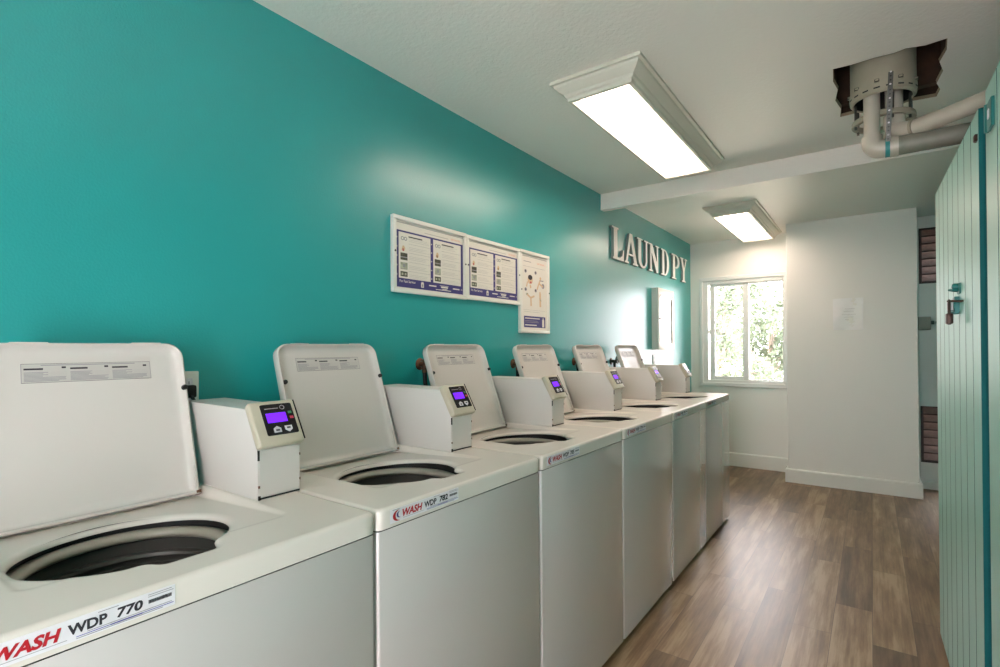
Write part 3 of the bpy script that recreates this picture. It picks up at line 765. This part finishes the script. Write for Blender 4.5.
fixture(.530, .945, 4.515, 5.93, 'lit ceiling light beyond the beam, near the window', 'diffuser_dim')

# ------------------------------------------------------------------ plumbing hanging from the ceiling hole
t = thing('drain_pipework', (1.725, 2.73, H), 'grey and white drain pipes hanging from a ragged ceiling hole', 'pipes'); off = (1.725, 2.73, H)
sc_ = (1.726, 2.735, 0)
b = MB(off)
b.lathe([(.114, H+.16), (.114, 2.392), (.117, 2.390), (.117, 2.372), (.115, 2.352), (.108, 2.345), (.101, 2.347), (.104, 2.352)], sc_, M['sleeve'], 64)
b.lathe([(.1035, 2.352), (.1035, 2.47), (0, 2.47)], sc_, M['dark'], 48)  # dark lining: shade inside the sleeve put into the colour
slv = b.build('sleeve', t)
b = MB(off)
for k in range(18):
    a = 2*PI*k/18; ax, ay = math.cos(a), math.sin(a)
    c = Vector((sc_[0]+.1165*ax, sc_[1]+.1165*ay, 2.364)); tt = Vector((-ay, ax, 0)); nn_ = Vector((ax, ay, 0))
    b.face([c+tt*.011*s+Vector((0, 0, q))+nn_*.002 for s, q in ((-1, -.003), (1, -.003), (1, .003), (-1, .003))], M['dark'])
    if k % 2: b.box(c.x-.008, c.x+.008, c.y-.008, c.y+.008, 2.386, 2.398, M['sleeve'], .002, 1)
b.build('slot_row', slv, 0)
b = MB(off)
b.lathe([(.098, 2.292), (.112, 2.290), (.114, 2.282), (.114, 2.272), (.110, 2.268), (.094, 2.268), (.092, 2.280), (.098, 2.292)], (1.728, 2.79, 0), M['sleeve'], 56)
for k in range(8):
    a = 2*PI*k/8+.3; b.cyl((1.728+.102*math.cos(a), 2.79+.102*math.sin(a), 2.255), (1.728+.102*math.cos(a), 2.79+.102*math.sin(a), 2.36), .005, M['steel'], n=8)
b.build('clamp_ring', t)
p1 = (1.688, 2.685)
b = MB(off); b.cyl((p1[0], p1[1], 2.46), (p1[0], p1[1], 2.16), .0290, M['pvc']); b.build('drop_pipe', t)
def bend(p, a0, a1, r, z, n=10): return [(p[0]+r-r*math.cos(math.radians(a)), p[1], z-r*math.sin(math.radians(a))) for a in [a0+(a1-a0)*i/n for i in range(n+1)]]
b = MB(off); zb_ = 2.155
path = [(p1[0], p1[1], 2.185), (p1[0], p1[1], 2.165)]+bend(p1, 0, 90, .034, 2.162)+[(p1[0]+.06, p1[1], 2.128)]
b.tube(path, .0375, M['pvc'], 24); b.build('elbow', t)
b = MB(off); b.cyl((p1[0]+.044, p1[1], 2.128), (p1[0]+.064, p1[1], 2.128), .0388, M['tape'], n=24); b.build('tape_band', t)
b = MB(off); b.cyl((p1[0]+.06, p1[1], 2.128), (p1[0]+.088, p1[1], 2.128), .041, M['pvc'], n=24); b.build('coupling', t)
b = MB(off); b.cyl((p1[0]+.085, p1[1], 2.128), (XR, p1[1], 2.128), .0375, M['greypipe'], n=24); b.build('grey_pipe', t)
p2 = (1.765, 2.74)
b = MB(off); b.cyl((p2[0], p2[1], 2.46), (p2[0], p2[1], 2.26), .031, M['pvc']); b.build('drop_pipe', t)
b = MB(off); dirb = Vector((.258, -.20, 0)).normalized()
s0_ = Vector((p2[0], p2[1], 2.225)); e0 = s0_+dirb*.075+Vector((0, 0, -.035))
b.tube([(p2[0], p2[1], 2.275), (p2[0], p2[1], 2.235), s0_+Vector((0, 0, -.012))+dirb*.008, s0_+Vector((0, 0, -.027))+dirb*.028, e0+dirb*-.02, e0+dirb*.012], .0385, M['pvc'], 24); b.build('elbow', t)
b = MB(off); far = e0+dirb*((XR-e0.x)/dirb.x); b.tube([e0, far], .0335, M['pvc'], 24); b.build('branch_pipe', t)
b = MB(off); b.tube([e0+dirb*.004, e0+dirb*.014], .0405, M['sleeve'], 24); b.build('coupling_ring', t)
# perforated strap
b = MB(off); sa, sb_ = Vector((1.752, 2.614, 2.412)), Vector((1.741, 2.640, 2.140))
mid = Vector((1.749, 2.612, 2.345)); w_ = Vector((.0085, 0, 0)); n_ = Vector((0, -.0015, 0))
pts = [sa, mid, sb_]
for a_, c_ in zip(pts, pts[1:]):
    b.prism([(-1, 0), (1, 0), (1, 1), (-1, 1)], lambda u, v, d, a_=a_, c_=c_: a_.lerp(c_, v)+w_*u+n_*d, 0, 1, M['steel'])
for k in range(17):
    p = sa.lerp(mid, k/4) if k < 4 else mid.lerp(sb_, (k-4)/13+.03)
    b.face([p+n_*1.3+Vector((.0036*math.cos(2*PI*q/8), 0, .0036*math.sin(2*PI*q/8))) for q in range(8)], M['dark'] if k % 3 else M['label'])
b.build('perforated_strap', t, 0)

# ------------------------------------------------------------------ teal plank closet and its door
DX0, DX1 = 1.930, 1.914      # plane of the door: hinge end, free end
DY0, DY1 = 1.972, 2.985
DZ0, DZ1 = .030, 1.972
def planks(b, xa, ya, xb, yb, z0, z1, n, th, m, mg, gw=.007, gd=.009):
    """tongue-and-groove panel: one outline with V grooves, extruded in z"""
    A, B = Vector((xa, ya, 0)), Vector((xb, yb, 0)); d = (B-A); L = d.length; d.normalize(); nrm = Vector((-d.y, d.x, 0))
    if nrm.x > 0: nrm = -nrm
    w = L/n
    for i in range(n):
        s0, s1 = i*w, (i+1)*w
        pl = [(s0+gw*.5, 0), (s1-gw*.5, 0), (s1, -gd), (s1, -th), (s0, -th), (s0, -gd)]
        f0 = len(b.bm.faces)
        b.prism(pl, lambda u, v, zz: (A+d*u+nrm*v)+Vector((0, 0, zz)), z0, z1, m)
        b.bm.faces.ensure_lookup_table(); kg = b.mi(mg)
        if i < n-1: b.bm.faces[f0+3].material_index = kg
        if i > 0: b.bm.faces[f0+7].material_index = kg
        else: b.bm.faces[f0+6].material_index = kg; b.bm.faces[f0+7].material_index = kg  # groove sides and hinge edge coloured dark, shade included
        if i < n-1:
            b.prism([(s1-.0016, -gd+.0035), (s1+.0016, -gd+.0035), (s1+.0016, -gd-.002), (s1-.0016, -gd-.002)], lambda u, v, zz: (A+d*u+nrm*v)+Vector((0, 0, zz)), z0, z1-.004, mg)  # dark strip along the groove bottom, painted as its shade
b = MB(); planks(b, DX0, DY0, DX1, DY1, DZ0, DZ1, 8, .032, M['mint'], M['mintshade'])
door = struct(b.build('door_1', smooth=0))
b = MB(); planks(b, 1.934, 1.895, 1.946, -.55, .02, 1.985, 16, .03, M['mint'], M['mintshade']); struct(b.build('wall_closet', smooth=0))
b = MB()
b.box(2.0, 2.05, 1.85, 2.03, .02, 1.972, M['mintshade']); struct(b.build('trim_2', smooth=0))         # jamb in the gap, its dark colour carries the gap's shade
b = MB(); b.box(1.955, XR, 2.955, 2.985, 0, 1.96, M['mint']); struct(b.build('wall_closet_end', smooth=0))
b = MB(); b.box(1.985, XR, -.55, 2.95, 1.93, 1.95, M['cavity']); struct(b.build('trim_3', smooth=0))      # plywood lid of the closet
b = MB(); b.box(1.955, XR, -.58, -.55, 0, 1.98, M['mint']); struct(b.build('wall_closet_near', smooth=0))
def dx(yv): return DX0+(DX1-DX0)*(yv-DY0)/(DY1-DY0)
# hasp
b = MB(); yy = 2.34; X = dx(yy)
b.box(X-.004, X+.002, yy-.03, yy+.03, 1.476, 1.512, M['hasp'], .002, 1)
b.tube([(X-.003, yy-.012, 1.488), (X-.018, yy-.010, 1.490), (X-.026, yy, 1.491), (X-.018, yy+.010, 1.490), (X-.003, yy+.012, 1.488)], .0045, M['hasp'], 8)
b.lathe([(.012, -.016), (.012, -.002), (.010, -.020), (0, -.022)], (X, yy-.006, 1.500), M['hasp'], 16, 'x')
b.build('hasp', door)
b = MB(); yy = 2.36; X = dx(yy)
b.box(X-.014, X+.002, yy-.022, yy+.02, 1.412, 1.468, M['hasp'], .002, 1); b.box(X-.028, X-.002, yy-.022, yy+.02, 1.408, 1.415, M['hasp'], .001, 1)
b.box(X-.030, X-.013, yy-.018, yy+.016, 1.418, 1.456, M['label'], .003, 1)
b.build('latch_plate', door)
b = MB(); yy = 2.28; X = dx(yy)
b.tube([(X+.001, yy-.016, 1.447), (X-.026, yy-.010, 1.449), (X-.037, yy, 1.449), (X-.026, yy+.010, 1.449), (X+.001, yy+.016, 1.447)], .0032, M['lockm'], 8); b.build('staple', door)
b = MB(); b.box(DX0-.008, DX0+.004, 1.985, 2.01, 1.885, 1.905, M['lockm'], .003, 1); b.build('door_stud', door)
# hinge leaf on the fixed panel
t = thing('strap_hinge', (1.93, 1.80, 1.90), 'small teal hinge plate high on the closet panel right of the door', 'hinge')
off = (1.93, 1.80, 1.90); b = MB(off); b.box(1.9275, 1.937, 1.770, 1.828, 1.855, 1.928, M['hasp'], .002, 1); b.build('hinge_leaf', t)
b = MB(off); b.cyl((1.9275, 1.831, 1.855), (1.9275, 1.831, 1.928), .005, M['hasp'], n=12); b.build('hinge_barrel', t)
b = MB(off); b.box(1.925, 1.928, 1.790, 1.806, 1.880, 1.905, M['label'], .002, 1); b.build('screw_head', t)
# padlock
yy = 2.28; X = dx(yy)-.034
t = thing('padlock', (X, yy, 1.372), 'dark bronze padlock hanging on the teal plank door', 'padlock'); off = (X, yy, 1.372)
b = MB(off); b.box(X-.009, X+.009, yy-.018, yy+.018, 1.372, 1.408, M['lockm'], .004, 2); b.build('lock_body', t)
b = MB(off); b.tube([(X, yy-.011, 1.404), (X, yy-.011, 1.438)]+[(X, yy-.011*math.cos(PI*i/8), 1.438+.014*math.sin(PI*i/8)) for i in range(1, 8)]+[(X, yy+.011, 1.438), (X, yy+.011, 1.404)], .0035, M['lockm'], 10); b.build('shackle', t)
b = MB(off); b.cyl((X, yy, 1.3725), (X, yy, 1.370), .005, M['dark'], n=14); b.build('keyhole', t)

# ------------------------------------------------------------------ paper notice, electrical box
t = thing('paper_notice', (1.508, 5.63, 1.45), 'creased white paper sheet taped to the projecting white wall', 'paper'); off = (1.508, 5.63, 1.45)
b = MB(off); rows = []; rnd = random.Random(4); nu, nv = 16, 20
x0, x1, z0, z1 = 1.394, 1.620, 1.450, 1.734
for j in range(nv+1):
    row = []
    for i in range(nu+1):
        u, v = i/nu, j/nv
        lift = .0+.005*math.sin(PI*u*1.4+.5)*math.sin(PI*v)*.6+.004*math.sin(7*u+3*v)*math.sin(5*v)+(.009*sst((u-.62)/.38)*(1-.25*v))+.003*rnd.random()
        row.append((x0+(x1-x0)*u+.006*v*(u-.5), 5.629-lift, z0+(z1-z0)*v+.006*math.sin(3*u)*(v-.5)))
    rows.append(row)
b.quads(rows, M['paper']); o = b.build('sheet', t, 60)
b = MB(off)
def on_paper(u, v):
    i, j = u*nu, v*nv; i0, j0 = min(int(i), nu-1), min(int(j), nv-1); a, c = i-i0, j-j0
    p = [Vector(rows[j0][i0]), Vector(rows[j0][i0+1]), Vector(rows[j0+1][i0]), Vector(rows[j0+1][i0+1])]
    return p[0].lerp(p[1], a).lerp(p[2].lerp(p[3], a), c)+Vector((0, -.0012, 0))
for v, a, c in ((.66, .4, .72), (.58, .36, .7), (.48, .3, .76), (.40, .36, .70), (.33, .4, .66)):
    k = 8
    for q in range(k):
        u0, u1 = a+(c-a)*q/k, a+(c-a)*(q+.8)/k
        b.face([on_paper(u0, v), on_paper(u1, v), on_paper(u1, v+.008), on_paper(u0, v+.008)], M['inkfade'])
b.build('faint_writing', t, 0)

t = thing('junction_box', (2.06, YB, 1.50), 'grey electrical box with conduit on the recess wall between the louvres', 'electrical box'); off = (2.06, YB, 1.50)
b = MB(off); b.box(2.012, 2.112, YB-.055, YB+.005, 1.442, 1.562, M['recess'], .006, 2); b.build('box_body', t)
b = MB(off); b.box(2.016, 2.108, YB-.059, YB-.054, 1.447, 1.557, M['recess'], .003, 1); b.build('cover', t)
b = MB(off); b.cyl((2.11, YB-.025, 1.508), (XR, YB-.025, 1.508), .011, M['recess'], n=14); b.cyl((2.112, YB-.025, 1.508), (2.135, YB-.025, 1.508), .017, M['steel'], n=14); b.build('conduit', t)

# ------------------------------------------------------------------ outdoors beyond the window
b = MB(); b.face([(-30, 6.6, -2.2), (30, 6.6, -2.2), (30, 60, -1.6), (-30, 60, -1.6)], M['soil']); o = b.build('ground', smooth=0); struct(o)
def tree(x, yv, zb, h, cr, leafm, label, seed, nl=5200, ls=.06):
    rnd = random.Random(seed)
    t = thing('tree', (x, yv, zb), label, 'tree', 'trees beyond the window'); off = (x, yv, zb)
    b = MB(off); hub = Vector((x, yv, zb+h*.55))
    b.tube([(x, yv, zb), (x+.06, yv, zb+h*.3), hub, (x+.1, yv, zb+h*.8)], [.14, .11, .08, .03], M['bark'], 10)
    blobs = []
    for k in range(13):
        a = rnd.random()*2*PI; r = cr*(.25+.65*rnd.random()); c = Vector((x+r*math.cos(a), yv+r*math.sin(a)*.8, zb+h*(.42+.56*rnd.random())))
        blobs.append((c, cr*(.28+.22*rnd.random())))
        b.tube([hub+Vector((0, 0, -.2)), hub.lerp(c, .6)+Vector((0, 0, -.1)), c], [.05, .03, .012], M['bark'], 6)
    b.build('trunk', t)
    b = MB(off); k = b.mi(leafm)
    for i in range(nl):
        c, r = blobs[i % len(blobs)]
        v = Vector((rnd.gauss(0, 1), rnd.gauss(0, 1), rnd.gauss(0, 1))).normalized()*r*(rnd.random()**.4)
        p = c+v; u = Vector((rnd.gauss(0, 1), rnd.gauss(0, 1), rnd.gauss(0, 1))).normalized(); w = u.orthogonal().normalized(); s = ls*(.6+.8*rnd.random())
        b.bm.faces.new([b.bm.verts.new(q) for q in (p-u*s, p+w*s*.45, p+u*s, p-w*s*.45)]).material_index = k
    b.build('foliage', t, 0)
tree(-1.35, 13.0, -2.1, 5.7, 1.15, M['leaf'], 'pale green tree seen through the left pane of the window', 1)
tree(1.5, 14.4, -2.1, 6.0, 1.3, M['leafr'], 'dusty pink-leaved tree seen through the right pane of the window', 2)
tree(-.95, 10.4, -2.2, 3.2, .75, M['leafb'], 'low yellow-green shrub tree at the bottom of the left window pane', 3, 4200)
tree(.75, 10.4, -2.2, 3.1, .8, M['leafb'], 'low yellow-green shrub tree at the bottom of the right window pane', 4, 4200)
tree(-1.0, 18.5, -2.1, 5.0, 2.2, M['leaf'], 'wide pale green tree farthest away behind the other trees', 5, 5000, .10)

# ------------------------------------------------------------------ light
w = bpy.data.worlds.new('sky'); SC.world = w; w.use_nodes = True
bg = w.node_tree.nodes['Background']; bg.inputs['Color'].default_value = (1, .94, .98, 1); bg.inputs['Strength'].default_value = 14
sun = bpy.data.lights.new('sun', 'SUN'); sun.energy = 6; sun.angle = .05; sun.color = (1, .95, .86)
so = bpy.data.objects.new('sun', sun); COL.objects.link(so); so.rotation_euler = (math.radians(14), math.radians(50), 0); so.location = (0, 8, 8)

# ------------------------------------------------------------------ camera
F_, YAW, PIT, ROLL, CYP = 512.86, .62733, .005518, -.0065994, 345.65
fw = Vector((-math.sin(YAW)*math.cos(PIT), math.cos(YAW)*math.cos(PIT), math.sin(PIT)))
rt = Vector((math.cos(YAW), math.sin(YAW), 0)); up = rt.cross(fw)
R_ = rt*math.cos(ROLL)+up*math.sin(ROLL); U_ = -rt*math.sin(ROLL)+up*math.cos(ROLL)
cd_ = bpy.data.cameras.new('camera'); cd_.sensor_fit = 'HORIZONTAL'; cd_.sensor_width = 36; cd_.lens = 36*F_/1000
cd_.shift_y = (CYP-333.5)/1000; cd_.clip_start = .02
co = bpy.data.objects.new('camera', cd_); COL.objects.link(co)
m3 = Matrix((R_, U_, -fw)).transposed(); m4 = m3.to_4x4(); m4.translation = Vector((1.68, 0, 1.30)); co.matrix_world = m4
SC.camera = co

vs = SC.view_settings; vs.view_transform = 'Standard'; vs.look = 'None'; vs.exposure = .12; vs.gamma = 1; vs.use_curve_mapping = False
SC.cycles.max_bounces = 10; SC.cycles.diffuse_bounces = 6; SC.cycles.caustics_reflective = False; SC.cycles.caustics_refractive = False
SC.cycles.use_denoising = True
SC.cycles.sample_clamp_indirect = 6
